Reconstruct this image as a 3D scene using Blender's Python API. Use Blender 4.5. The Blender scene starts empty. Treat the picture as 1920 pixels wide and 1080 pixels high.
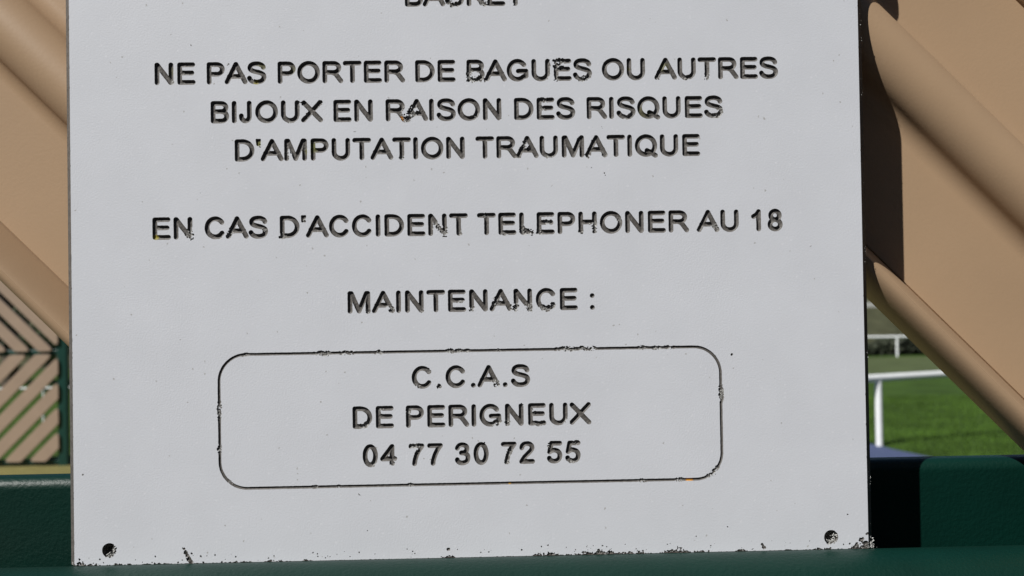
import bpy, bmesh, math, random
import numpy as np
from mathutils import Vector, Matrix
random.seed(7)
S = bpy.context.scene
COL = S.collection
# ------------------------------------------------------------------ camera
Z0 = 1.62                      # height of the lower edge of the notice board
CX, CY, CZ = 0.21135, -0.43194, Z0 + 0.13053
yaw, pitch, roll = 0.021318, 0.011095, -0.015805
fwd = Vector((math.sin(yaw)*math.cos(pitch), math.cos(yaw)*math.cos(pitch), math.sin(pitch)))
rt = Vector((math.cos(yaw), -math.sin(yaw), 0)); up = rt.cross(fwd)
r2 = rt*math.cos(roll) + up*math.sin(roll); u2 = up*math.cos(roll) - rt*math.sin(roll)
cam_d = bpy.data.cameras.new('camera'); cam = bpy.data.objects.new('camera', cam_d); COL.objects.link(cam)
M = Matrix((r2, u2, -fwd)).transposed().to_4x4(); M.translation = (CX, CY, CZ); cam.matrix_world = M
cam_d.sensor_width = 36; cam_d.lens = 30.0; cam_d.clip_start = 0.02; cam_d.clip_end = 3000
cam_d.dof.use_dof = True; cam_d.dof.focus_distance = 0.436; cam_d.dof.aperture_fstop = 12
S.camera = cam
# ------------------------------------------------------------------ light
SUN = Vector((-1.3, -1.0, 1.70)).normalized()
el = math.asin(SUN.z)
w = bpy.data.worlds.new('World'); S.world = w; w.use_nodes = True
nt = w.node_tree; bg = nt.nodes['Background']
sky = nt.nodes.new('ShaderNodeTexSky'); sky.sky_type = 'NISHITA'; sky.sun_disc = False
sky.sun_elevation = el; sky.sun_rotation = math.atan2(SUN.x, SUN.y) % (2*math.pi)
nt.links.new(sky.outputs[0], bg.inputs[0]); sky.altitude = 900; sky.dust_density = .4; sky.air_density = .85; bg.inputs[1].default_value = 0.05
sl = bpy.data.lights.new('sun', 'SUN'); sl.energy = 5.0; sl.angle = math.radians(0.5); sl.color = (1.0, 0.975, 0.93)
so = bpy.data.objects.new('sun', sl); COL.objects.link(so); so.rotation_euler = SUN.to_track_quat('Z', 'Y').to_euler()
so.location = (-20, -20, 25)
S.view_settings.view_transform = 'Standard'; S.view_settings.look = 'None'
S.view_settings.exposure = 0.10; S.view_settings.gamma = 1.0; S.view_settings.use_curve_mapping = False
S.render.engine = 'CYCLES'

# ------------------------------------------------------------------ helpers
def tag(o, label=None, cat=None, group=None, kind=None):
    if label: o['label'] = label
    if cat: o['category'] = cat
    if group: o['group'] = group
    if kind: o['kind'] = kind
    return o
def empty(name, loc=(0,0,0)):
    o = bpy.data.objects.new(name, None); o.empty_display_size = 0.1; COL.objects.link(o); o.location = loc; return o
def link(name, me, mat, parent=None):
    o = bpy.data.objects.new(name, me); COL.objects.link(o)
    if mat and not me.materials: me.materials.append(mat)
    if parent:
        o.parent = parent; o.matrix_parent_inverse = Matrix.Translation(-Vector(parent.location))
    return o
def mesh(name, verts, faces, smooth=False):
    me = bpy.data.meshes.new(name); me.from_pydata(verts, [], faces); me.update()
    if smooth: me.polygons.foreach_set('use_smooth', [True]*len(me.polygons))
    return me
def finish(bm, name, smooth=None):
    me = bpy.data.meshes.new(name); bm.normal_update(); bm.to_mesh(me); bm.free()
    if smooth is not None:
        me.polygons.foreach_set('use_smooth', [True]*len(me.polygons))
        me.set_sharp_from_angle(angle=math.radians(smooth))
    return me
def box(bm, x0, x1, y0, y1, z0, z1):
    v = [bm.verts.new(p) for p in ((x0,y0,z0),(x1,y0,z0),(x1,y1,z0),(x0,y1,z0),(x0,y0,z1),(x1,y0,z1),(x1,y1,z1),(x0,y1,z1))]
    for f in ((0,3,2,1),(4,5,6,7),(0,1,5,4),(1,2,6,5),(2,3,7,6),(3,0,4,7)): bm.faces.new([v[i] for i in f])
def rbox(name, x0, x1, y0, y1, z0, z1, bev=0.004, seg=3, smooth=40):
    bm = bmesh.new(); box(bm, x0, x1, y0, y1, z0, z1)
    if bev: bmesh.ops.bevel(bm, geom=bm.edges[:], offset=bev, segments=seg, profile=0.5, affect='EDGES')
    return finish(bm, name, smooth)
def tube(bm, pts, r, n=14, caps=True):
    pts = [Vector(p) for p in pts]; rings = []
    for i, p in enumerate(pts):
        d = (pts[min(i+1, len(pts)-1)] - pts[max(i-1, 0)]).normalized()
        a = d.orthogonal().normalized() if abs(d.z) < .99 else Vector((1,0,0))
        if abs(d.z) < .99: a = d.cross(Vector((0,0,1))).normalized()
        b = d.cross(a); rr = r[i] if isinstance(r, (list, tuple)) else r
        rings.append([bm.verts.new(p + (a*math.cos(t*2*math.pi/n) + b*math.sin(t*2*math.pi/n))*rr) for t in range(n)])
    for A, B in zip(rings, rings[1:]):
        for t in range(n): bm.faces.new((A[t], A[(t+1)%n], B[(t+1)%n], B[t]))
    if caps:
        bm.faces.new(rings[0][::-1]); bm.faces.new(rings[-1])
def prism(name, poly, y0, y1, smooth=None):
    """poly in (x, z), extruded along y"""
    n = len(poly)
    vs = [(x, y0, z) for x, z in poly] + [(x, y1, z) for x, z in poly]
    fs = [tuple(range(n)), tuple(range(2*n-1, n-1, -1))] + [(i, i+n, (i+1)%n+n, (i+1)%n) for i in range(n)]
    bm = bmesh.new(); v = [bm.verts.new(p) for p in vs]
    for f in fs: bm.faces.new([v[i] for i in f])
    bmesh.ops.recalc_face_normals(bm, faces=bm.faces[:])
    return finish(bm, name, smooth)
def round_poly(P, r, k=5):
    """round the corners of a convex polygon"""
    out = []; n = len(P)
    for i in range(n):
        a, p, c = (Vector(P[j % n]).to_2d() if len(P[0]) == 2 else None for j in (i-1, i, i+1))
        e0 = (a-p); e1 = (c-p); L = min(e0.length, e1.length)*.49
        ang = e0.angle(e1); t = min(r/math.tan(ang/2), L); rr = t*math.tan(ang/2)
        p0 = p + e0.normalized()*t; p1 = p + e1.normalized()*t
        for j in range(k+1):
            s = j/k; q = (p0*(1-s)**2 + p*(2*s*(1-s)) + p1*s*s); out.append((q.x, q.y))
    return out

# ------------------------------------------------------------------ materials
def mat(name, base, rough=.5, spec=.5, var=.0, vscale=20., bump=0., bscale=200., coat=0., bumpdist=.001, detail=4., noise_rough=.6, metallic=0.):
    m = bpy.data.materials.new(name); m.use_nodes = True; n = m.node_tree.nodes; L = m.node_tree.links
    b = n['Principled BSDF']; b.inputs['Roughness'].default_value = rough; b.inputs['Specular IOR Level'].default_value = spec
    b.inputs['Coat Weight'].default_value = coat; b.inputs['Coat Roughness'].default_value = .12; b.inputs['Metallic'].default_value = metallic
    b.inputs['Base Color'].default_value = (*base, 1)
    tc = n.new('ShaderNodeTexCoord')
    if var:
        t = n.new('ShaderNodeTexNoise'); t.inputs['Scale'].default_value = vscale; t.inputs['Detail'].default_value = detail
        t.inputs['Roughness'].default_value = noise_rough
        L.new(tc.outputs['Object'], t.inputs['Vector'])
        r = n.new('ShaderNodeValToRGB'); r.color_ramp.elements[0].position = .3; r.color_ramp.elements[1].position = .7
        r.color_ramp.elements[0].color = (*[c*(1-var) for c in base], 1); r.color_ramp.elements[1].color = (*[min(1, c*(1+var)) for c in base], 1)
        L.new(t.outputs['Fac'], r.inputs[0]); L.new(r.outputs[0], b.inputs['Base Color'])
    if bump:
        t2 = n.new('ShaderNodeTexNoise'); t2.inputs['Scale'].default_value = bscale; t2.inputs['Detail'].default_value = 3
        L.new(tc.outputs['Object'], t2.inputs['Vector'])
        bp = n.new('ShaderNodeBump'); bp.inputs['Strength'].default_value = bump; bp.inputs['Distance'].default_value = bumpdist
        L.new(t2.outputs['Fac'], bp.inputs['Height']); L.new(bp.outputs[0], b.inputs['Normal'])
    return m
def specks(m, scale, thr, colour, soft=.03, seed=0., keep=.5):
    """sparse small dirt specks mixed over the base colour (voronoi dots, most cells left empty)"""
    n = m.node_tree.nodes; L = m.node_tree.links; b = n['Principled BSDF']
    tc = n.new('ShaderNodeTexCoord'); mp = n.new('ShaderNodeMapping'); mp.inputs['Location'].default_value = (seed, seed*.7, seed*.3)
    L.new(tc.outputs['Object'], mp.inputs[0])
    nz = n.new('ShaderNodeTexNoise'); nz.inputs['Scale'].default_value = scale*2.5; L.new(mp.outputs[0], nz.inputs['Vector'])
    ad = n.new('ShaderNodeVectorMath'); ad.operation = 'MULTIPLY_ADD'; ad.inputs[1].default_value = (.5/scale,)*3
    L.new(nz.outputs['Color'], ad.inputs[0]); L.new(mp.outputs[0], ad.inputs[2])
    v = n.new('ShaderNodeTexVoronoi'); v.inputs['Scale'].default_value = scale; L.new(ad.outputs[0], v.inputs['Vector'])
    mr = n.new('ShaderNodeMapRange'); mr.inputs['From Min'].default_value = thr; mr.inputs['From Max'].default_value = thr+soft
    mr.inputs['To Min'].default_value = 1; mr.inputs['To Max'].default_value = 0; L.new(v.outputs['Distance'], mr.inputs[0])
    sp = n.new('ShaderNodeSeparateColor'); L.new(v.outputs['Color'], sp.inputs[0])
    gt = n.new('ShaderNodeMath'); gt.operation = 'GREATER_THAN'; gt.inputs[1].default_value = 1-keep; L.new(sp.outputs[0], gt.inputs[0])
    mu = n.new('ShaderNodeMath'); mu.operation = 'MULTIPLY'; L.new(mr.outputs[0], mu.inputs[0]); L.new(gt.outputs[0], mu.inputs[1])
    mx = n.new('ShaderNodeMix'); mx.data_type = 'RGBA'; L.new(mu.outputs[0], mx.inputs['Factor'])
    old = b.inputs['Base Color']
    if old.is_linked: L.new(old.links[0].from_socket, mx.inputs['A'])
    else: mx.inputs['A'].default_value = old.default_value
    mx.inputs['B'].default_value = (*colour, 1); L.new(mx.outputs['Result'], old)
    return m

WHITE = mat('white_laminate', (.715, .735, .785), rough=.42, spec=.4, var=.028, vscale=26, bump=.26, bscale=1150, bumpdist=.00025)
specks(WHITE, 330, .10, (.48, .48, .48), keep=.045, seed=3.1, soft=.1)
specks(WHITE, 160, .05, (.12, .11, .10), keep=.012, seed=9.7, soft=.05)
specks(WHITE, 420, .12, (.765, .78, .83), keep=.10, seed=5.3, soft=.2)
CORE = mat('black_laminate_core', (.118, .110, .103), rough=.55, spec=.35, var=.22, vscale=900, bump=.35, bscale=1800, bumpdist=.0003)
def tintable(m):
    n = m.node_tree.nodes; L = m.node_tree.links; b = n['Principled BSDF']; old = b.inputs['Base Color']
    at = n.new('ShaderNodeAttribute'); at.attribute_name = 'tint'
    mx = n.new('ShaderNodeMix'); mx.data_type = 'RGBA'; L.new(at.outputs['Alpha'], mx.inputs['Factor'])
    if old.is_linked: L.new(old.links[0].from_socket, mx.inputs['A'])
    else: mx.inputs['A'].default_value = old.default_value
    L.new(at.outputs['Color'], mx.inputs['B']); L.new(mx.outputs['Result'], old)
tintable(CORE)
EDGE = mat('sawn_laminate_edge', (.10, .092, .085), rough=.6, spec=.3, var=.3, vscale=400, bump=.5, bscale=900, bumpdist=.0006)
FLAKE = mat('loose_white_flake', (.62, .62, .60), rough=.8, var=.25, vscale=700)
TAN = mat('tan_powder_coat', (.46, .315, .195), rough=.46, spec=.45, var=.035, vscale=14, bump=.12, bscale=700, bumpdist=.0004)
specks(TAN, 60, .022, (.10, .07, .05), keep=.10, soft=.02, seed=1.3)
GREEN = mat('green_powder_coat', (.0006, .0215, .0150), rough=.47, spec=.30, var=.10, vscale=25, bump=.35, bscale=520, bumpdist=.0009)
FAR_TAN = mat('tan_slat_paint', (.36, .265, .20), rough=.5, var=.05, vscale=6)
FAR_GREEN = mat('dark_green_paint', (.006, .045, .036), rough=.4, var=.1, vscale=9)
RAILWHITE = mat('white_rail_paint', (.80, .81, .81), rough=.45, var=.06, vscale=12)
GRASS = mat('lawn', (.042, .08, .013), rough=.9, spec=.15, var=.34, vscale=1.1, bump=.35, bscale=30, bumpdist=.05, detail=8)
BLADE = mat('grass_blade', (.058, .115, .014), rough=.7, spec=.2, var=.4, vscale=1.1)
ASPH = mat('asphalt', (.07, .09, .17), rough=.9, spec=.2, var=.18, vscale=60, bump=.4, bscale=160, bumpdist=.004)
COURT = mat('worn_court_surface', (.185, .165, .062), rough=.95, spec=.1, var=.15, vscale=5, bump=.4, bscale=90, bumpdist=.004)
LEAF = mat('leaf', (.035, .055, .020), rough=.6, spec=.25, var=.5, vscale=2.2)
HEDGE = mat('hedge_leaf', (.045, .052, .034), rough=.7, spec=.2, var=.5, vscale=1.4)
DRY = mat('dry_grass_bank', (.058, .060, .034), rough=.95, spec=.1, var=.4, vscale=.7, detail=8, bump=.6, bscale=8, bumpdist=.1)
BARK = mat('bark', (.07, .055, .04), rough=.9, var=.35, vscale=9, bump=.6, bscale=18, bumpdist=.03)
CONC = mat('pale_concrete', (.34, .34, .32), rough=.9, var=.15, vscale=2.5)

# ------------------------------------------------------------------ ground
def field_z(y): return -.15 if y < 10 else (-.15-.045*(y-10) if y < 48 else (-1.86+.42*(y-48) if y < 58 else 2.34+.02*(y-58)))
xs = [-900,-200,-60,-30,-15,-8,-4,0,4,8,12,18,26,40,80,240,900]; ys = [-900,-200,-40,-10,0,4,7,10,12,15,20,28,36,44,48]
vs = [(x, y, field_z(y)) for y in ys for x in xs]; nx = len(xs)
fs = [(j*nx+i, j*nx+i+1, (j+1)*nx+i+1, (j+1)*nx+i) for j in range(len(ys)-1) for i in range(nx-1)]
tag(link('grass_field', mesh('grass_field', vs, fs, True), GRASS), kind='structure')
ys = [48,50,53,56,58,70,140,400,1500]
vs = [(x, y, field_z(y)) for y in ys for x in xs]
fs = [(j*nx+i, j*nx+i+1, (j+1)*nx+i+1, (j+1)*nx+i) for j in range(len(ys)-1) for i in range(nx-1)]
tag(link('grass_bank', mesh('grass_bank', vs, fs, True), DRY), kind='structure')
vs = [(x, y, field_z(y)+.012) for y in (26, 28, 31, 35, 39, 43) for x in (2, 12, 22, 32, 46)]
fs = [(j*5+i, j*5+i+1, j*5+i+6, j*5+i+5) for j in range(5) for i in range(4)]
PITCH = mat('mown_pitch', (.082, .104, .044), rough=.9, spec=.12, var=.22, vscale=.8, bump=.5, bscale=14, bumpdist=.04, detail=8)
tag(link('football_pitch', mesh('football_pitch', vs, fs), PITCH), kind='structure')
edge = [(4.70,10.32),(4.86,10.20),(4.93,10.03),(4.975,9.79),(5.02,9.64),(5.08,9.49),(5.17,9.2),(5.35,8.94),(5.6,8.3),(5.8,7),(6,-.2),(3.06,-.2),(3.06,9.6),(4.0,10.2),(4.4,10.34)]
tag(link('asphalt_path', mesh('asphalt_path', [(x,y,-.146) for x,y in edge], [tuple(range(len(edge)-1,-1,-1))]), ASPH), kind='structure')
tag(link('court_floor', rbox('court_floor', -9, 3.05, .4, 9.35, -.5, 0, .01, 2), COURT), kind='structure')

# ------------------------------------------------------------------ the notice board
W, H = .400, .330
board = empty('notice_board', (W/2, 0, Z0))
tag(board, 'white engraved plastic safety notice with black French capitals, standing on the green tube', 'sign')
CAP, R = 11.35, 1.23
K = R/CAP
def arc(cx, cy, rx, ry, a0, a1, n=22):
    return [(cx+rx*math.cos(math.radians(a0+(a1-a0)*i/n)), cy+ry*math.sin(math.radians(a0+(a1-a0)*i/n))) for i in range(n+1)]
def cr(P, n=6):
    P = [P[0]] + list(P) + [P[-1]]; out = []
    for i in range(1, len(P)-2):
        p0, p1, p2, p3 = (np.array(P[j]) for j in (i-1, i, i+1, i+2))
        for k in range(n):
            t = k/n
            out.append(tuple(.5*((2*p1)+(-p0+p2)*t+(2*p0-5*p1+4*p2-p3)*t*t+(-p0+3*p1-3*p2+p3)*t**3)))
    return out + [tuple(P[-1])]
lo, hi = K, 1-K
G = {}
G['A'] = (.931, [[(.10,lo),(.466,hi),(.832,lo)], [(.20,.355),(.73,.355)]])
G['B'] = (.931, [[(.215,lo),(.215,hi)], [(.215,hi),(.54,hi)]+arc(.54,(hi+.53)/2,.20,(hi-.53)/2,90,-90)+[(.215,.53)], [(.54,.53)]+arc(.55,(lo+.53)/2,.215,(.53-lo)/2,90,-90)+[(.215,lo)]])
G['C'] = (1.008, [arc(.515,.5,.333,.403,36,324,40)])
G['D'] = (1.008, [[(.22,lo),(.22,hi),(.44,hi)]+arc(.44,.5,.385,hi-.5,90,-90,30)+[(.22,lo)]])
G['E'] = (.931, [[(.755,hi),(.222,hi),(.222,lo),(.765,lo)], [(.222,.53),(.715,.53)]])
G['G'] = (1.086, [arc(.53,.5,.343,.403,38,312,40)+[(.885,.235),(.885,.46),(.57,.46)]])
G['H'] = (1.008, [[(.224,lo),(.224,hi)], [(.786,lo),(.786,hi)], [(.224,.53),(.786,.53)]])
G['I'] = (.388, [[(.195,lo),(.195,hi)]])
G['J'] = (.698, [[(.466,hi),(.466,.32)]+arc(.305,.30,.161,.20,0,-180)+[(.142,.33)]])
G['K'] = (.931, [[(.214,lo),(.214,hi)], [(.80,hi),(.214,.37)], [(.41,.57),(.82,lo)]])
G['L'] = (.776, [[(.214,hi),(.214,lo),(.625,lo)]])
G['M'] = (1.163, [[(.216,lo),(.216,hi),(.275,hi),(.581,lo),(.887,hi),(.946,hi),(.946,lo)]])
G['N'] = (1.008, [[(.218,lo),(.218,hi),(.232,hi),(.768,lo),(.783,lo),(.783,hi)]])
G['O'] = (1.086, [arc(.543,.5,.364,.403,0,360,48)])
G['P'] = (.931, [[(.219,lo),(.219,hi),(.53,hi)]+arc(.53,(hi+.46)/2,.227,(hi-.46)/2,90,-90)+[(.219,.46)]])
G['Q'] = (1.086, [arc(.543,.5,.364,.403,0,360,48), [(.58,.28),(.70,.22),(.93,.055)]])
G['R'] = (1.008, [[(.22,lo),(.22,hi),(.57,hi)]+arc(.57,(hi+.49)/2,.225,(hi-.49)/2,90,-90)+[(.22,.49)], cr([(.50,.49),(.64,.43),(.74,.30),(.87,lo)])])
G['S'] = (.931, [cr([(.735,.745),(.69,.83),(.58,.89),(.455,.905),(.31,.885),(.215,.81),(.198,.71),(.25,.625),(.36,.573),(.50,.535),(.64,.485),(.735,.41),(.757,.30),(.70,.175),(.59,.112),(.46,.095),(.32,.115),(.22,.185),(.168,.27)])])
G['T'] = (.853, [[(.14,hi),(.713,hi)], [(.427,hi),(.427,lo)]])
G['U'] = (1.008, [[(.222,hi),(.222,.38)]+arc(.503,.38,.281,.283,180,360,30)+[(.784,hi)]])
G['X'] = (.931, [[(.12,hi),(.81,lo)], [(.11,lo),(.80,hi)]])
G['0'] = (.776, [arc(.38,.5,.212,.403,0,360,40)])
G['1'] = (.776, [cr([(.20,.67),(.31,.745),(.38,.83),(.41,hi)])+[(.41,lo)]])
G['2'] = (.776, [cr([(.165,.715),(.19,.81),(.27,.88),(.385,.903),(.50,.875),(.575,.79),(.585,.69),(.53,.585),(.42,.46),(.27,.30),(.155,lo)])+[(.60,lo)]])
G['3'] = (.776, [cr([(.165,.755),(.205,.835),(.28,.888),(.375,.903),(.49,.87),(.555,.78),(.54,.66),(.46,.57),(.33,.545)]), cr([(.33,.545),(.46,.525),(.565,.45),(.595,.34),(.565,.2),(.48,.125),(.37,.097),(.26,.118),(.185,.18),(.158,.245)])])
G['4'] = (.776, [[(.515,lo),(.515,hi),(.125,.345),(.625,.345)]])
G['5'] = (.776, [[(.595,hi),(.25,hi),(.175,.51)]+cr([(.175,.51),(.27,.57),(.38,.59),(.49,.55),(.57,.46),(.592,.34),(.56,.21),(.48,.13),(.37,.097),(.26,.118),(.185,.175),(.158,.235)])])
G['7'] = (.776, [[(.165,hi),(.61,hi)]+cr([(.61,hi),(.47,.68),(.365,.43),(.31,.22),(.295,lo)])])
G['8'] = (.776, [arc(.38,.71,.178,.193,0,360,36), arc(.38,.305,.215,.21,0,360,36)])
G['.'] = (.388, [[(.195,lo),(.196,lo)]])
G[':'] = (.388, [[(.195,lo),(.196,lo)], [(.195,.635),(.196,.635)]])
G["'"] = (.267, [[(.133,.90),(.133,.74)]])
LINES = [("BASKET", 278.7, 168.5, 229.3), ("NE PAS PORTER DE BAGUES OU AUTRES", 240.2, 42.3, 358.3), ("BIJOUX EN RAISON DES RISQUES", 220.5, 70.1, 329.7),
         ("D'AMPUTATION TRAUMATIQUE", 201.1, 81.9, 317.6), ("EN CAS D'ACCIDENT TELEPHONER AU 18", 162.25, 40.4, 359.2),
         ("MAINTENANCE :", 123.65, 137.5, 262.4), ("C.C.A.S", 85.3, 169.2, 229.0), ("DE PERIGNEUX", 65.6, 139.2, 259.7), ("04 77 30 72 55", 46.35, 144.0, 254.0)]
CELL = .25                                     # mm
NX = int(W*1000/CELL)+1; NY = int(296/CELL)+1
F = np.full((NY, NX), 9., np.float32); ID = np.full((NY, NX), -1, np.int32)
def seg_dist(px, py, P):
    d = np.full(px.shape, 1e9)
    for (x0, y0), (x1, y1) in zip(P, P[1:]):
        dx, dy = x1-x0, y1-y0; l2 = dx*dx+dy*dy
        t = np.clip(((px-x0)*dx+(py-y0)*dy)/l2, 0, 1) if l2 > 1e-12 else 0
        d = np.minimum(d, (px-x0-t*dx)**2+(py-y0-t*dy)**2)
    return np.sqrt(d)
def carve(polys, r, ident, margin=1.6):
    A = np.array([q for P in polys for q in P]); m = r+margin
    i0 = max(0, int((A[:,0].min()-m)/CELL)); i1 = min(NX-1, int((A[:,0].max()+m)/CELL)+1)
    j0 = max(0, int((A[:,1].min()-m)/CELL)); j1 = min(NY-1, int((A[:,1].max()+m)/CELL)+1)
    if i1 <= i0 or j1 <= j0: return
    px, py = np.meshgrid(np.arange(i0, i1+1)*CELL, np.arange(j0, j1+1)*CELL)
    d = np.min([seg_dist(px, py, P) for P in polys], axis=0)-r
    f = F[j0:j1+1, i0:i1+1]; g = ID[j0:j1+1, i0:i1+1]; b = d < f
    f[b] = d[b]; g[b] = ident
KIND = []                                       # part name of every ident
for text, base, x0, x1 in LINES:
    adv = 0.; items = []
    for ch in text:
        if ch == ' ': adv += .388; continue
        items.append((ch, adv)); adv += G[ch][0]
    # keep the letter widths, take up the rest in the pitch
    wx = lambda ch, x: (G[ch][0]/2+(x-G[ch][0]/2)*1.09)*CAP
    first_l = min(wx(items[0][0], q[0]) for P in G[items[0][0]][1] for q in P)-R
    last_r = max(wx(items[-1][0], q[0]) for P in G[items[-1][0]][1] for q in P)+R
    p0 = x0-first_l; p1 = x1-last_r
    k = (p1-p0)/(items[-1][1]-items[0][1])
    for ch, ad in items:
        ox = p0+ad*k
        polys = [[(ox+wx(ch, q[0]), base+q[1]*CAP) for q in P] for P in G[ch][1]]
        if ch == "'":                                    # short tapering tick with square ends
            cx_ = ox+wx(ch, .133)
            polys = [[(cx_+q, base+CAP-.4), (cx_+q*.6, base+CAP*.68+.4)] for q in (-.85, -.45, 0, .45, .85)]
            carve(polys, .5, len(KIND)); KIND.append('letter'); continue
        carve(polys, R, len(KIND)); KIND.append('letter')
# ruled frame
bx0, bx1, by0, by1, br = 72.7, 325.85, 36.9, 104.0, 13.5
rr = arc(bx1-br, by1-br, br, br, 90, 0, 16)+arc(bx1-br, by0+br, br, br, 0, -90, 16)+arc(bx0+br, by0+br, br, br, -90, -180, 16)+arc(bx0+br, by1-br, br, br, 180, 90, 16)
rr.append(rr[0]); FRAME = len(KIND)
for a, b in zip(rr, rr[1:]):
    n = max(1, int(math.hypot(b[0]-a[0], b[1]-a[1])/12))
    P = [(a[0]+(b[0]-a[0])*i/n, a[1]+(b[1]-a[1])*i/n) for i in range(n+1)]
    for q0, q1 in zip(P, P[1:]): carve([[q0, q1]], .73, FRAME, 1.2)
KIND.append('border_groove')
HOLES = []
for hx, hy in ((17.3, 7.4), (380.9, 6.1)):
    HOLES.append(len(KIND)); KIND.append('screw_hole'); carve([[(hx, hy), (hx+.01, hy)]], 3.6, HOLES[-1], 1.5)
CHIP = len(KIND); KIND.append('edge_chips')
# value noise
def vnoise(px, py, sc, seed):
    rng = np.random.RandomState(seed); T = rng.rand(512, 512)
    x = px/sc; y = py/sc; i = np.floor(x).astype(int); j = np.floor(y).astype(int); fx = x-i; fy = y-j
    fx = fx*fx*(3-2*fx); fy = fy*fy*(3-2*fy)
    g = lambda a, b: T[b % 512, a % 512]
    return (g(i, j)*(1-fx)+g(i+1, j)*fx)*(1-fy)+(g(i, j+1)*(1-fx)+g(i+1, j+1)*fx)*fy
BLOBS = [(51.7,241.4,1.6,0.8),(91.7,242.3,1.4,0.4),(201.9,241.7,4.6,1.3),(208.1,240.5,2.4,1.2),(245.4,250.2,4.3,1.2),(242.8,240.7,3.2,1.2),(258.9,241.1,3.5,1.2),(266.6,250.8,2.7,0.6),(321.6,240.7,2.7,1),(342.1,241.6,2.2,0.3),(192.5,279.8,3.2,1),(208.2,279.4,3.0,1),(223.4,279.5,1.1,0.8),(297.3,240.1,1.6,0.8),(310.6,240.8,2.4,0.6),(170.1,224.7,4.6,1.5),(167.9,222.0,2.2,1.5),(281.1,220.2,3.2,0.9),(326.7,220.7,3.5,1),(328.7,224.8,2.2,0.7),(216.5,220.4,1.6,0.9),(203.0,223.0,2.2,0.5),(238.3,230.4,2.7,0.5),(237.2,225.8,2.2,0.6),(114.8,230.4,2.2,0.6),(110.2,221.0,1.9,0.6),(125.6,229.8,2.2,0.6),(118.3,224.5,1.6,0.5),(94.5,208.0,1.9,1.3),(165.5,200.9,2.4,1.1),(109.2,205.1,2.2,0.8),(227.9,208.3,2.7,1.2),(240.6,200.5,2.7,0.8),(261.7,200.8,2.2,1),(261.9,210.6,2.2,0.5),(225.7,200.7,1.6,0.8),(268.0,202.4,1.9,0.8),(260.1,201.4,1.9,1),(255.7,211.5,1.6,0.6),(207.5,200.4,1.4,0.6),(60.1,164.6,3.5,1.3),(59.5,162.2,1.9,1.3),(78.8,165.2,2.4,1),(74.7,162.5,1.6,1),(104.1,162.1,3.0,1),(115.9,170.4,2.2,.6),(183.3,166.9,2.7,1),(187.3,162.8,3.8,1.5),(195.6,163.5,1.9,0.9),(227.8,163.9,3.5,1.2),(231.3,163.0,2.4,1.3),(239.0,168.9,2.4,1.1),(235.1,163.2,1.9,1),(255.7,162.7,1.9,0.9),(262.8,165.3,3.0,1.3),(216.9,162.7,2.2,0.7),(207.6,172.3,1.6,0.6),(275.3,169.2,1.6,0.7),(324.3,164.4,2.2,0.8),(316.1,163.7,1.4,0.6),(96.1,166.8,1.6,0.6),(147.7,124.6,1.6,0.8),(159.0,126.0,2.4,1.2),(175.4,124.2,1.6,0.8),(194.3,128.7,1.9,0.9),(199.9,123.8,2.7,1.3),(211.5,128.4,2.7,1.1),(222.0,125.3,3.0,1.3),(228.5,126.0,2.4,1.2),(229.8,123.6,1.9,1),(237.1,123.7,3.5,1.3),(240.4,125.8,2.2,1.3),(183.4,85.8,2.2,1.2),(171.9,86.6,1.6,0.6),(177.9,94.5,1.6,0.6),(211.7,86.4,2.7,1.4),(213.8,84.5,1.9,1.4),(145.6,66.1,3.2,0.8),(167.9,73.7,1.9,0.8),(152.9,74.6,1.9,0.4),(213.5,66.2,2.7,1),(211.4,66.5,2.2,1),(217.3,67.2,2.2,0.8),(224.5,76.5,1.6,0.7),(233.5,66.3,2.7,0.6),(247.0,66.9,2.2,0.8),(230.4,72.6,1.6,0.5),(149.9,47.3,1.9,0.6),(159.3,47.6,1.9,1),(170.4,56.0,3.0,1.1),(217.9,52.4,2.4,0.7),(216.2,47.0,2.2,1.1),(237.4,55.7,1.6,0.8),(251.7,56.8,1.6,0.8),(249.4,46.4,2.2,0.6),(123.4,103.5,3.2,1),(127.1,103.5,2.2,1.2),(135.4,103.6,2.4,1),(138.9,104.1,1.9,1.2),(153.3,103.8,2.4,1),(189.1,104.0,2.7,1.2),(193.1,104.2,1.9,1.2),(197.4,104.1,1.4,0.8),(213.3,103.9,1.4,0.5),(244.4,104.1,2.7,0.8),(249.0,104.3,3.2,1.3),(255.8,104.5,3.0,1.5),(260.6,104.1,2.4,1.5),(286.4,104.2,2.4,0.9),(293.7,103.8,2.7,1),(300.0,104.3,2.7,0.7),(326.3,82.2,2.4,1.3),(325.9,78.4,2.7,1.3),(72.7,78.2,2.4,1.3),(70.8,76.1,2.7,1),(72.6,73.4,2.2,1),(72.1,56.8,2.2,1),(77.8,40.7,1.4,0.9),(322.0,41.7,2.4,1.4),(321.4,39.5,1.9,1.2),(318.7,38.5,1.6,0.7),(285.2,37.0,2.2,1),(303.7,37.2,2.2,1),(119.8,37.2,1.4,0.8),(131.8,36.9,1.1,0.8),(167.9,37.3,1.4,0.8),(86.0,103.4,1.9,0.7),(268.4,192.9,1.9,0.75),(267.4,216.8,1.4,0.7),(269.1,188.2,1.4,0.7),(336.8,59.0,1.4,0.7),(19.4,7.9,2.2,0.9),(17.8,5.2,2.7,1.1),(20.5,8.9,1.6,0.7),(381.9,7.4,2.2,0.9),(381.3,4.2,3.2,1.1),(380.2,4.8,2.2,1)]
PX, PY = np.meshgrid(np.arange(NX)*CELL, np.arange(NY)*CELL)
F += ((vnoise(PX, PY, 1.1, 5)-.5)*.09).astype(np.float32)        # ragged cut
N1 = (vnoise(PX, PY, .62, 1)*.65+vnoise(PX, PY, 1.3, 2)*.35-.5)
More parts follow.
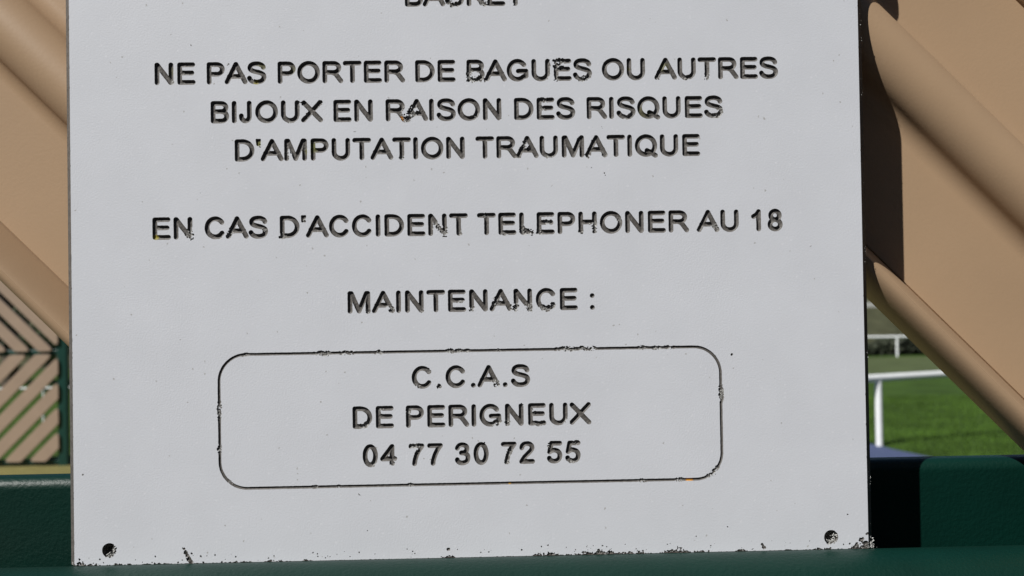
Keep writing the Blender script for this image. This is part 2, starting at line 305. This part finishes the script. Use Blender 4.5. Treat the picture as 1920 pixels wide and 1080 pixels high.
for bx, by, r, amp in BLOBS:
    i0 = max(0, int((bx-r*1.6)/CELL)); i1 = min(NX, int((bx+r*1.6)/CELL)+2); j0 = max(0, int((by-r*1.6)/CELL)); j1 = min(NY, int((by+r*1.6)/CELL)+2)
    px, py = PX[j0:j1, i0:i1], PY[j0:j1, i0:i1]
    m = np.clip(1.25-np.hypot(px-bx, (py-by))/r, 0, 1)
    f = F[j0:j1, i0:i1]; near = np.clip(1.6-np.abs(f), 0, 1)
    onf = np.where(ID[j0:j1, i0:i1] == FRAME, 1., 0.)
    F[j0:j1, i0:i1] = f+m*near*amp*(3.0*N1[j0:j1, i0:i1]-.10-.30*onf)
# crumbled lower edge and side edges
def env(u):
    e = np.zeros_like(u)+.12
    for c, s, a in ((2, 4, 1.1), (9, 5, .6), (22, 9, .35), (40, 7, .35), (80, 9, .45), (100, 6, .5), (116, 5, .35), (150, 12, .18), (186, 5, .6), (236, 6, .8), (250, 7, .35), (262, 12, .95), (280, 8, .6), (302, 7, .95), (312, 5, .5), (335, 3, .6), (358, 6, .2), (378, 8, .5), (396, 5, 1.3)):
        e = np.maximum(e, a*np.exp(-((u-c)/s)**2))
    return e
e = env(PX)
fb = PY*.55+.15-e*2.6*(vnoise(PX, PY, .6, 8)*.85+vnoise(PX, PY, 1.9, 9)*.45-.26)
fl = np.minimum(PX, W*1000-PX)+.16-.9*np.clip(vnoise(PX*2, PY, 1.4, 12)-.62, 0, 1)
dots = [(268.4, 192.9, .35), (268.9, 191.8, .3), (269.3, 190.6, .25), (269.2, 188.4, .3), (267.4, 216.8, .3), (267.8, 215.9, .2), (336.8, 59.0, .3), (337.5, 58.6, .2), (331.8, 99.8, .55), (54.2, 7.4, .8), (55.0, 5.6, 1.0), (55.8, 4.0, 1.1), (56.6, 2.2, 1.1), (57.6, .8, 1.2), (57.9, 5.0, .5), (62.6, 3.6, .6), (236.6, 5.2, .55), (186.5, 4.2, .8), (262, 196, .3), (205.5, 57.5, .25), (389.6, 17.4, .3), (146, 14.5, .25), (328, 12.5, .35), (312, 8, .3), (345.5, 3.1, .8), (346.5, 1.5, .8), (396.5, 4.5, 1.3), (398.6, 2.6, 1.6), (394, 2.0, 1.0), (399.5, 7.5, .8)]
fd = np.full_like(F, 9.)
rng = random.Random(3)
dots += [(rng.uniform(6, 394), rng.uniform(4, 290), rng.uniform(.05, .12)) for _ in range(14)]
dots += [(rng.uniform(2, 398), rng.uniform(.3, 5)**1.0, rng.uniform(.12, .4)) for _ in range(110)]
for dx, dy, dr in dots:
    i0 = max(0, int((dx-dr-2)/CELL)); i1 = min(NX, int((dx+dr+2)/CELL)+2); j0 = max(0, int((dy-dr-2)/CELL)); j1 = min(NY, int((dy+dr+2)/CELL)+2)
    q = np.hypot(PX[j0:j1, i0:i1]-dx, PY[j0:j1, i0:i1]-dy)-dr+.55*dr/(dr+.3)*2*(vnoise(PX[j0:j1, i0:i1], PY[j0:j1, i0:i1], .6, 15)-.5)
    fd[j0:j1, i0:i1] = np.minimum(fd[j0:j1, i0:i1], q)
fc = np.minimum(np.minimum(fb, fl), fd)
b = fc < F; F[b] = fc[b]; ID[b] = CHIP
F[np.abs(F) < .004] = .004
ID[ID < 0] = CHIP
# depth of the cut
KA = np.array(KIND)
DM = np.where(KA == 'letter', .95, np.where(KA == 'border_groove', .6, np.where(KA == 'screw_hole', 5.0, .6)))
RM = np.where(KA == 'letter', R, np.where(KA == 'border_groove', .73, np.where(KA == 'screw_hole', .7, .42)))
t = np.clip(-F/RM[ID], 0, 1)
DEP = DM[ID]*np.sqrt(1-(1-t)**2)*(1+np.where(KA[ID] == 'edge_chips', 1.2, .16)*(vnoise(PX, PY, .8, 21)-.5))
DEP = np.where(F < 0, np.maximum(DEP, .02), 0)
# ---- contour the field into one face sheet and one mesh per cut
NG = NX*NY
def key_pos(keys):
    typ = keys//NG; g = keys % NG; j = g//NX; i = g % NX
    x = i*CELL; y = j*CELL; z = np.zeros(len(keys)); Ff = F.ravel()
    z[typ == 0] = DEP.ravel()[g[typ == 0]]
    for tt, di in ((1, 1), (2, NX)):
        m = typ == tt
        if m.any():
            a = Ff[g[m]]; c = Ff[g[m]+di]; s = a/(a-c)
            if tt == 1: x = x.astype(float); x[m] += s*CELL
            else: y = y.astype(float); y[m] += s*CELL
    return np.stack([x/1000., z/1000., y/1000.+Z0], 1)
face_polys = []; cut_polys = {}
BS = 16; inside = F < 0
nbx = (NX-1)//BS; nby = (NY-1)//BS
code = (inside[:-1, :-1]*1+inside[:-1, 1:]*2+inside[1:, 1:]*4+inside[1:, :-1]*8)
covered = np.zeros(code.shape, bool)
for bj in range(nby):
    run = None
    for bi in range(nbx+1):
        clear = bi < nbx and not code[bj*BS:(bj+1)*BS, bi*BS:(bi+1)*BS].any()
        if clear:
            covered[bj*BS:(bj+1)*BS, bi*BS:(bi+1)*BS] = True
            if run is None: run = bi
        elif run is not None:
            i0, i1, j0, j1 = run*BS, bi*BS, bj*BS, (bj+1)*BS
            face_polys.append((j0*NX+i0, j0*NX+i1, j1*NX+i1, j1*NX+i0)); run = None
js, is_ = np.nonzero((code == 0) & ~covered)
k0 = js*NX+is_
face_polys += list(map(tuple, np.stack([k0, k0+1, k0+NX+1, k0+NX], 1).tolist()))
js, is_ = np.nonzero(code == 15); k0 = js*NX+is_; ids = ID[js, is_]
for k_, q in zip(ids.tolist(), np.stack([k0, k0+1, k0+NX+1, k0+NX], 1).tolist()): cut_polys.setdefault(k_, []).append(tuple(q))
js, is_ = np.nonzero((code > 0) & (code < 15))
for j, i in zip(js.tolist(), is_.tolist()):
    c = int(code[j, i]); k0 = j*NX+i
    corners = (k0, k0+1, k0+NX+1, k0+NX); edges = (NG+k0, 2*NG+k0+1, NG+k0+NX, 2*NG+k0)
    # ident from an inside corner
    for n_, (a, b_) in enumerate(((j, i), (j, i+1), (j+1, i+1), (j+1, i))):
        if c >> n_ & 1: ident = int(ID[a, b_]); break
    ring_in = []; ring_out = []
    for n_ in range(4):
        a = c >> n_ & 1; b_ = c >> ((n_+1) % 4) & 1
        (ring_in if a else ring_out).append(corners[n_])
        if a != b_: ring_in.append(edges[n_]); ring_out.append(edges[n_])
    if c in (5, 10):       # saddle: two inside corners kept apart
        for n_ in range(4):
            if c >> n_ & 1: cut_polys.setdefault(ident, []).append((corners[n_], edges[n_], edges[n_-1]))
        ring_out = []
        for n_ in range(4):
            if c >> n_ & 1: ring_out += [edges[n_-1], edges[n_]]
            else: ring_out.append(corners[n_])
        face_polys.append(tuple(ring_out))
    else:
        cut_polys.setdefault(ident, []).append(tuple(ring_in)); face_polys.append(tuple(ring_out))
# plain top of the board above the written part
TOPJ = nby*BS
js, is_ = np.nonzero((code[TOPJ:] == 0)) if TOPJ < NY-1 else ([], [])
def polys_to_mesh(name, polys, smooth):
    flat = np.array([k for p in polys for k in p], np.int64); uk, inv = np.unique(flat, return_inverse=True)
    pos = key_pos(uk); me = bpy.data.meshes.new(name)
    ln = np.array([len(p) for p in polys]); st = np.concatenate([[0], np.cumsum(ln)[:-1]])
    me.vertices.add(len(uk)); me.vertices.foreach_set('co', pos.ravel())
    me.loops.add(len(flat)); me.loops.foreach_set('vertex_index', inv.ravel())
    me.polygons.add(len(polys)); me.polygons.foreach_set('loop_start', st); me.polygons.foreach_set('loop_total', ln)
    me.polygons.foreach_set('use_smooth', [smooth]*len(polys))
    me.update(calc_edges=True); me.validate()
    return me
fme = polys_to_mesh('front_face', face_polys, False)
link('front_face', fme, WHITE, board)
HTOP = Z0+(NY-1)*CELL/1000
link('upper_face', mesh('upper_face', [(0,0,HTOP),(W,0,HTOP),(W,0,Z0+H),(0,0,Z0+H)], [(0,1,2,3)]), WHITE, board)
STAINS = [(166, 222, 1.5, (.42,.17,.02), 1), (308.8, 36.9, 2.3, (.55,.25,.02), 1), (42, 163.6, 1.6, (.30,.25,.02), .9), (93, 240.9, 1.6, (.22,.19,.02), .8), (94, 209.9, 2.0, (.16,.16,.02), .7),
          (118.8, 205.6, 2.2, (.13,.13,.02), .6), (279.3, 240.3, 1.0, (.2,.18,.02), .5), (300, 247, 3.0, (.10,.10,.015), .6), (281, 246, 1.6, (.2,.19,.02), .6), (218, 36.9, 1.0, (.4,.22,.02), .9), (289, 224, 4, (.10,.095,.02), .5),
          (121, 208, 3.5, (.12,.13,.015), .6), (142.5, 52, 2.5, (.12,.12,.02), .5), (96, 249, 3, (.11,.11,.02), .5), (52, 247, 3, (.10,.10,.02), .4), (112, 247, 3, (.09,.09,.02), .4)]
for ident, polys in sorted(cut_polys.items()):
    nm = KIND[ident]; me = polys_to_mesh(nm, polys, True)
    ca = me.color_attributes.new('tint', 'FLOAT_COLOR', 'POINT')
    co = np.empty(len(me.vertices)*3); me.vertices.foreach_get('co', co); co = co.reshape(-1, 3)
    u, v = co[:,0]*1000, (co[:,2]-Z0)*1000; colr = np.zeros((len(u), 4), np.float32)
    nz = vnoise(u, v, .5, 33); nb = vnoise(u, v, 1.2, 34)
    for bx, by, r, amp in BLOBS:
        m = np.clip(1.3-np.hypot(u-bx, v-by)/r, 0, 1)*min(1, amp)*np.clip((nz-.42)*6, 0, 1)
        h = m > colr[:,3]; colr[h] = np.stack([np.full(h.sum(), .36), np.full(h.sum(), .36), np.full(h.sum(), .35), m[h]], 1)
    for sx, sy, r, cc, st in STAINS:
        m = np.clip(2.2*(1.0-np.hypot(u-sx, v-sy)/r)+(nb-.5)*.8, 0, 1)*st
        h = m > colr[:,3]; colr[h] = np.concatenate([np.tile(cc, (h.sum(), 1)), m[h][:,None]], 1)
    ca.data.foreach_set('color', colr.ravel())
    o = link(nm, me, CORE, board)
    if nm == 'edge_chips': o['kind'] = 'stuff'
# the black slab with bevelled edges behind the white face (open at the front, where the face sheet closes it)
cb, T = .003, .0060
v = [(0,0,Z0),(W,0,Z0),(W,0,Z0+H),(0,0,Z0+H), (-cb,cb,Z0),(W+cb,cb,Z0),(W+cb,cb,Z0+H+cb),(-cb,cb,Z0+H+cb), (-cb,T,Z0),(W+cb,T,Z0),(W+cb,T,Z0+H+cb),(-cb,T,Z0+H+cb)]
f = [(0,4,5,1),(1,5,6,2),(2,6,7,3),(3,7,4,0),(4,8,9,5),(5,9,10,6),(6,10,11,7),(7,11,8,4),(8,11,10,9)]
link('edge_slab', mesh('edge_slab', v, f), EDGE, board)
# loose flakes of white facing caught in the cuts, the holes and along the edges
vs = []; fs = []
def flake(x, d, y, s):
    n0 = len(vs); 
    for k in range(6):
        a = Vector((random.gauss(0,1), random.gauss(0,1), random.gauss(0,1))).normalized()*s*random.uniform(.5, 1.1)
        vs.append((x/1000+a.x, d/1000+a.y*.6, Z0+y/1000+a.z))
    fs.extend(tuple(n0+i for i in q) for q in ((0,1,2),(0,2,3),(0,3,4),(0,4,1),(5,2,1),(5,3,2),(5,4,3),(5,1,4)))
for bx, by, r, amp in BLOBS:
    for _ in range(int(2+amp*r*2.0)):
        x, y = random.gauss(bx, r*.45), random.gauss(by, r*.45)
        i, j = int(x/CELL), int(y/CELL)
        if 0 <= i < NX and 0 <= j < NY and F[j, i] < .1: flake(x, max(.05, min(.7, DEP[j, i]*random.uniform(.3, .8))), y, random.uniform(.00014, .00042))
for hx, hy in ((19.2, 5.2), (382.2, 4.2)):
    for _ in range(46):
        a = random.uniform(-2.6, .9); q = random.uniform(1.2, 3.5)
        flake(hx-1.5+math.cos(a)*q, random.uniform(.2, 1.6), hy+1.6+math.sin(a)*q, random.uniform(.0003, .0007))
rgf = random.Random(8)
for _ in range(1300):
    u = rgf.uniform(0, 400); ev = float(env(np.array([u]))[0])
    if rgf.random() < min(1, ev)**1.5*.9:
        y = abs(rgf.gauss(0, 1.0*ev+.2)); i, j = int(u/CELL), int(y/CELL)
        if 0 <= i < NX and F[j, i] < 0: flake(u, rgf.uniform(.0, .35), y, rgf.uniform(.00016, .0004))
for _ in range(80): flake(W*1000+abs(random.gauss(0, 1.5)), random.uniform(.3, 2.5), abs(random.gauss(0, 2.4)), random.uniform(.0002, .0007))
for _ in range(30): flake(-abs(random.gauss(0, 1.0)), random.uniform(.3, 2), abs(random.gauss(0, 1.5)), random.uniform(.0002, .0005))
for cy_ in (268, 272, 276, 262, 240, 234, 186, 152, 149, 146, 100, 40, 36, 33, 30, 27, 20, 12):
    for _ in range(5): flake(W*1000+random.uniform(.6, 2.7), random.uniform(1, 2.6), cy_+random.gauss(0, 1.2), random.uniform(.00015, .0004))
o = link('white_flakes', mesh('white_flakes', vs, fs), FLAKE, board); o['kind'] = 'stuff'

# ------------------------------------------------------------------ the near fence that carries the board
XL, XR = -1.30, 1.75
fence = empty('sports_fence', (W/2, .06, 0))
tag(fence, 'green tube frame with broad tan ribbed slats slanting down right behind the white notice', 'fence')
ZB0 = Z0+.0372
def profile():
    """front outline of one folded slat: (s along x+z, y)"""
    P = []
    flat = .0262; r2_ = math.sqrt(2)
    def add(s, y): P.append((s, y))
    add(0, flat+.002); add(0, .0250)
    for i in range(1, 11):                              # rolled lip: long roll outside, steep slope inside
        a = math.pi/2*i/10; add(.0125*(1-math.cos(a)), .0250-.0183*math.sin(a))
    for i in range(1, 10):
        t_ = i/9; add(.0125+.0151*t_, .0067+.0205*t_**1.4)
    add(.0277, flat+.0006); add(.0280, flat+.0006); add(.0281, flat)   # slot at the fold
    c, rt_, rf_, th = .139, .0166, .0094, math.radians(76.5)   # centre rib: round top, filleted foot
    A_ = rt_+rf_; w_ = A_*math.sin(th); h_ = A_*(1-math.cos(th)); half = []
    for i in range(9):
        a = th*i/8; half.append((w_-rf_*math.sin(a), rf_*(1-math.cos(a))))
    for i in range(1, 15):
        a = th*(1-i/14); half.append((rt_*math.sin(a), h_-rt_*(1-math.cos(a))))
    for x_, y_ in half: add(c-x_*r2_, flat-y_)
    for x_, y_ in half[-2::-1]: add(c+x_*r2_, flat-y_)
    add(.2455, flat); add(.2457, flat+.0015); add(.2463, flat+.0015)
    for i in range(10):
        t_ = 1-i/9; add(.2615-.0151*t_, .0067+.0205*t_**1.4)
    for i in range(1, 11):
        a = math.pi/2*i/10; add(.2615+.0125*math.sin(a), .0250-.0183*math.cos(a))
    add(.274, flat+.002)
    return P
PF = profile()
def slat(o_, zlo, zhi, sign=1):
    """slat cut flush at two heights; sign=1 leans like a backslash, -1 like a slash"""
    P = PF; back = [(s, .0290) for s in (.274, 0)]
    loop = P+back; n = len(loop); ring0 = []; ring1 = []
    for s, y in loop:
        S_ = o_+s
        if sign > 0: lo_, hi_ = max(zlo, S_+Z0-XR), min(zhi, S_+Z0-XL); a = (S_+Z0-lo_, y, lo_); b_ = (S_+Z0-hi_, y, hi_)
        else: lo_, hi_ = max(zlo, XL-S_+Z0), min(zhi, XR-S_+Z0); a = (S_-Z0+lo_, y, lo_); b_ = (S_-Z0+hi_, y, hi_)
        if hi_-lo_ < .002: return None
        ring0.append(a); ring1.append(b_)
    bm = bmesh.new(); A = [bm.verts.new(p) for p in ring0]; B = [bm.verts.new(p) for p in ring1]
    for i in range(n): bm.faces.new((A[i], A[(i+1)%n], B[(i+1)%n], B[i]))
    bm.faces.new(A[::-1]); bm.faces.new(B)
    bmesh.ops.recalc_face_normals(bm, faces=bm.faces[:])
    return finish(bm, 'slat', 35)
ZT = Z0+1.02
for k_ in range(-4, 7):
    me = slat(.0976+.444*k_, Z0-.012, ZT, 1)
    if me: link('slat', me, TAN, fence)
for k_ in range(-7, 5):
    me = slat(.20+.444*k_, .22, Z0-.050, -1)
    if me: link('slat', me, TAN, fence)
def square_tube(name, x0, x1, y0, y1, z0, z1, rad=.009):
    bm = bmesh.new(); box(bm, x0, x1, y0, y1, z0, z1)
    ax = max(range(3), key=lambda i: (x1-x0, y1-y0, z1-z0)[i])
    ed = [e_ for e_ in bm.edges if abs((e_.verts[0].co-e_.verts[1].co).normalized()[ax]) > .9]
    bmesh.ops.bevel(bm, geom=ed, offset=rad, segments=10, profile=.5, affect='EDGES')
    return finish(bm, name, 40)
link('cross_beam', square_tube('cross_beam', XL+.002, XR-.002, .0338, .0512, ZB0-.080, ZB0, .0062), GREEN, fence)
link('top_beam', square_tube('top_beam', XL+.002, XR-.002, .020, .0912, ZT+.002, ZT+.072, .010), GREEN, fence)
link('bottom_beam', square_tube('bottom_beam', XL+.002, XR-.002, .020, .0912, .15, .218, .010), GREEN, fence)
bm = bmesh.new(); tube(bm, [(XL+.002, -.0078, Z0-.0291), (XR-.002, -.0078, Z0-.0291)], .030, 64)
link('round_rail', finish(bm, 'round_rail', 40), GREEN, fence)
for x in (XL-.08, XR+.0):
    link('post', square_tube('post', x, x+.08, .010, .095, 0, ZT+.10, .010), GREEN, fence)

# ------------------------------------------------------------------ far fence across the court
FY = 9.0
far = empty('court_end_fence', (-5.8, FY, 0))
tag(far, 'distant green framed fence with narrow tan slats in a chevron pattern, left of the notice', 'fence')
fx0, fx1 = -7.4, -4.45
ZM0, ZM1, ZBt, ZTp = 1.197, 1.262, .072, 2.42
link('post', square_tube('post', fx1-.105, fx1, FY-.03, FY+.03, 0, ZTp+.06, .012), FAR_GREEN, far)
link('post', square_tube('post', fx0, fx0+.105, FY-.03, FY+.03, 0, ZTp+.06, .012), FAR_GREEN, far)
for nm, z0_, z1_ in (('middle_rail', ZM0, ZM1), ('bottom_rail', .022, ZBt), ('top_rail', ZTp, ZTp+.06)):
    link(nm, square_tube(nm, fx0+.107, fx1-.107, FY-.025, FY+.025, z0_, z1_, .01), FAR_GREEN, far)
def clip(poly, ax, val, keep_less):
    out = []
    for i in range(len(poly)):
        p, q = poly[i], poly[(i+1) % len(poly)]
        a = (p[ax] <= val) == keep_less; b_ = (q[ax] <= val) == keep_less
        if a: out.append(p)
        if a != b_:
            t_ = (val-p[ax])/(q[ax]-p[ax]); out.append((p[0]+t_*(q[0]-p[0]), p[1]+t_*(q[1]-p[1])))
    return out
def far_slats(zlo, zhi, sg, ref, period, wid):
    for k_ in range(-16, 16):
        c0 = ref+period*k_+(period-wid)/2; c1 = c0+wid
        # band c0 < x - sg*z < c1   (sg=+1: slash, -1: backslash)
        poly = [(c0+sg*zlo, zlo), (c1+sg*zlo, zlo), (c1+sg*zhi, zhi), (c0+sg*zhi, zhi)]
        poly = clip(clip(poly, 0, fx1-.085, True), 0, fx0+.085, False)
        if len(poly) < 3: continue
        pts = []
        for p in poly:
            if not pts or math.hypot(p[0]-pts[-1][0], p[1]-pts[-1][1]) > .01: pts.append(p)
        if math.hypot(pts[0][0]-pts[-1][0], pts[0][1]-pts[-1][1]) < .01: pts.pop()
        if len(pts) < 3: continue
        area = abs(sum(pts[i-1][0]*pts[i][1]-pts[i][0]*pts[i-1][1] for i in range(len(pts))))/2
        if area < .004: continue
        link('slat', prism('slat', round_poly(pts, .03), FY-.055, FY-.026), FAR_TAN, far)
far_slats(ZBt-.02, ZM0+.015, 1, -5.226, .269, .188)
far_slats(ZM1-.015, ZTp+.02, -1, -3.288, .249, .168)

# ------------------------------------------------------------------ white handrails round the pitch
def rail(label, pts, h, rr_, names_group, step=None):
    r_ = empty('handrail', (*pts[0][:2], field_z(pts[0][1])))
    tag(r_, label, 'handrail', names_group)
    P = [Vector((x, y, field_z(y)+h)) for x, y in pts]
    bm = bmesh.new(); tube(bm, P, rr_, 14); link('rail', finish(bm, 'rail', 50), RAILWHITE, r_)
    return r_
def rail_posts(r_, pts, h, rr_):
    for x, y in pts:
        bm = bmesh.new(); tube(bm, [(x, y, field_z(y)-.1), (x, y, field_z(y)+h-rr_*.6)], rr_*.95, 12)
        link('post', finish(bm, 'post', 50), RAILWHITE, r_)
A0 = Vector((4.93, 10.0)); D0 = Vector((1.16, .5)).normalized()
n_ = empty('handrail', (A0.x, A0.y, field_z(A0.y)))
tag(n_, 'nearest white tubular handrail beside the grass, in front at right of the notice', 'handrail', 'white handrails round the pitch')
def build_rail(e_, A, D, h, rr_, t0, t1, posts, zf=field_z):
    n = 8
    P = []
    for i in range(n+1):
        q = A+D*(t0+(t1-t0)*i/n); P.append((q.x, q.y, zf(q.y)+h))
    bm = bmesh.new(); tube(bm, P, rr_, 16); link('rail', finish(bm, 'rail', 50), RAILWHITE, e_)
    for t_ in posts:
        q = A+D*t_; bm = bmesh.new(); tube(bm, [(q.x, q.y, zf(q.y)-.05), (q.x, q.y, zf(q.y)+h-rr_*.5)], rr_*.92, 14)
        link('post', finish(bm, 'post', 50), RAILWHITE, e_)
build_rail(n_, A0, D0, .85, .046, -1.3, 22, [0, 4.2, 8.4, 12.6, 16.8, 21])
f_ = empty('handrail', (21, 44, field_z(44)))
tag(f_, 'far white handrail across the pitch, seen just above the nearest rail', 'handrail', 'white handrails round the pitch')
build_rail(f_, Vector((21.35, 44)), Vector((1, .03)).normalized(), 1.05, .062, -22, 30, [-20, -15, -10, -5, 0, 5, 10, 15, 20, 25])
g_ = empty('handrail', (-7.86, 15, field_z(15)))
tag(g_, 'thin white handrail glimpsed through the gaps of the chevron fence', 'handrail', 'white handrails round the pitch')
build_rail(g_, Vector((-7.86, 15)), Vector((1, .05)).normalized(), .64, .017, -9, 5.0, [-8, -6, -4, -2, 0, 2, 4])

# ------------------------------------------------------------------ far side: parapet, hedge, trees
pw = rbox('parapet_wall', 5, 60, 54.2, 54.6, field_z(54.2)-.3, field_z(54.2)+.32, .03, 2)
for v_ in pw.vertices: v_.co.z += 0
tag(link('parapet_wall', pw, CONC), 'low pale concrete parapet on the dry grass bank beyond the pitch', 'wall')
def leaves(name, n, fn, size, m, parent=None):
    vs = []; fs = []
    for _ in range(n):
        c, k_ = fn()
        a = Vector((random.gauss(0,1), random.gauss(0,1), random.gauss(0,1))).normalized(); b_ = a.orthogonal().normalized()
        b_.rotate(Matrix.Rotation(random.uniform(0, 6.28), 3, a)); c2 = a.cross(b_); s = size*random.uniform(.6, 1.3)*k_; i = len(vs)
        vs += [tuple(c-b_*s), tuple(c+c2*s*.5), tuple(c+b_*s), tuple(c-c2*s*.5)]; fs.append((i, i+1, i+2, i+3))
    return link(name, mesh(name, vs, fs), m, parent)
def hedge_at(x0, x1, y, h, dens, label):
    e_ = empty('hedge', ((x0+x1)/2, y, field_z(y))); tag(e_, label, 'hedge')
    def fn():
        x = random.uniform(x0, x1); top = h*(.8+.25*math.sin(x*1.7)*math.sin(x*.63+1))
        return Vector((x, y+random.gauss(0, .45), field_z(y)+random.uniform(0, 1)**.8*top)), 1
    leaves('foliage', int((x1-x0)*dens), fn, .16, HEDGE, e_)
    for x in np.arange(x0+.5, x1, 1.6):
        bm = bmesh.new(); tube(bm, [(x, y, field_z(y)-.1), (x+.1, y, field_z(y)+h*.6)], [.05, .02], 6); link('stem', finish(bm, 'stem', 50), BARK, e_)
hedge_at(14, 36, 47.0, 1.15, 420, 'dark low hedge behind the far white handrail')
def tree(x, y, h, cr_, label, seed):
    random.seed(seed); z0_ = field_z(y); e_ = empty('tree', (x, y, z0_)); tag(e_, label, 'tree', 'trees beyond the chevron fence')
    bm = bmesh.new(); tube(bm, [(x, y, z0_-.2), (x+.1, y, z0_+h*.3), (x-.05, y+.1, z0_+h*.62), (x, y, z0_+h*.85)], [.26, .2, .12, .03], 10)
    cl = []
    for k_ in range(16):
        a = random.uniform(0, 6.28); t_ = random.uniform(.22, 1); rr_ = cr_*math.sin(math.pi*min(.95, t_*.82+.12))
        c = Vector((x+math.cos(a)*rr_*.7, y+math.sin(a)*rr_*.7, z0_+h*t_*.95)); cl.append((c, cr_*random.uniform(.28, .5)))
        st = Vector((x, y, z0_+h*t_*.6)); tube(bm, [st, (st+c)/2+Vector((0, 0, .1)), c], [.07, .05, .015], 6)
    link('trunk', finish(bm, 'trunk', 50), BARK, e_)
    def fn():
        c, r_ = random.choice(cl); d = Vector((random.gauss(0,1), random.gauss(0,1), random.gauss(0,1))).normalized()
        return c+d*r_*random.uniform(.4, 1.05), 1
    leaves('crown', 5200, fn, .14, LEAF, e_)
tree(-15.2, 27, 7.5, 2.9, 'leftmost broad dark tree beyond the chevron fence', 11)
tree(-11.6, 25, 6.6, 2.5, 'rounded dark tree standing beyond the chevron fence, left of the tallest one', 12)
tree(-8.6, 29, 8.2, 3.0, 'tallest dark tree beyond the chevron fence, partly behind the notice', 13)
tree(-19.6, 30, 7.4, 3.0, 'dark tree outside the left edge beyond the chevron fence', 14)

tag(link('bounce_cut_ground', mesh('bounce_cut_ground', [(-9,-8,-.146),(9,-8,-.146),(9,-.21,-.146),(-9,-.21,-.146)], [(0,1,2,3)]), mat('bounce_cut_dark', (.045,.045,.05), rough=.9, var=.2, vscale=8)), kind='structure')  # unseen dark sheet added in front of the fence to cut green bounce light
# unseen leaf screen added behind the camera to cut skylight and darken reflections
random.seed(5)
def fnw():
    a = random.uniform(math.radians(182), math.radians(358)); d = 13+random.gauss(0, 1.2); x, y = math.cos(a)*d, math.sin(a)*d
    top = 9.3+.9*math.sin(a*9)+.7*math.sin(a*23+1)
    return Vector((x, y, -.2+top*random.random()**.85)), 1
o = leaves('added_leaf_screen', 30000, fnw, .34, mat('screen_foliage', (.022, .026, .014), rough=.7, var=.4, vscale=2)); tag(o, 'unseen screen of dark leaves added behind the viewpoint, cutting skylight on the notice', 'added_leaf_screen', kind='stuff')

# grass blades where the lawn is seen close
random.seed(21); vs = []; fs = []
for _ in range(26000):
    y = 8.6+random.random()**1.5*9; cx_ = .5*(y+.432); x = cx_+random.uniform(-1.0, 2.2)
    # not on the asphalt
    lim = np.interp(y, [8.3, 8.94, 9.2, 9.49, 9.64, 9.79, 10.03, 10.2, 10.32], [5.6, 5.35, 5.25, 5.12, 5.035, 4.975, 4.93, 4.86, 4.70]) if y < 10.32 else 0
    if x < lim: continue
    z = field_z(y); h = random.uniform(.025, .075); a = random.uniform(0, 6.28); w_ = .004; dx, dy = math.cos(a)*w_, math.sin(a)*w_
    lx, ly = random.gauss(0, .02), random.gauss(0, .02); i = len(vs)
    vs += [(x-dx, y-dy, z-.004), (x+dx, y+dy, z-.004), (x+lx, y+ly, z+h)]; fs.append((i, i+1, i+2))
tag(link('grass_tufts', mesh('grass_tufts', vs, fs), BLADE), 'short lawn grass in front of and below the nearest handrail', 'grass', kind='stuff')
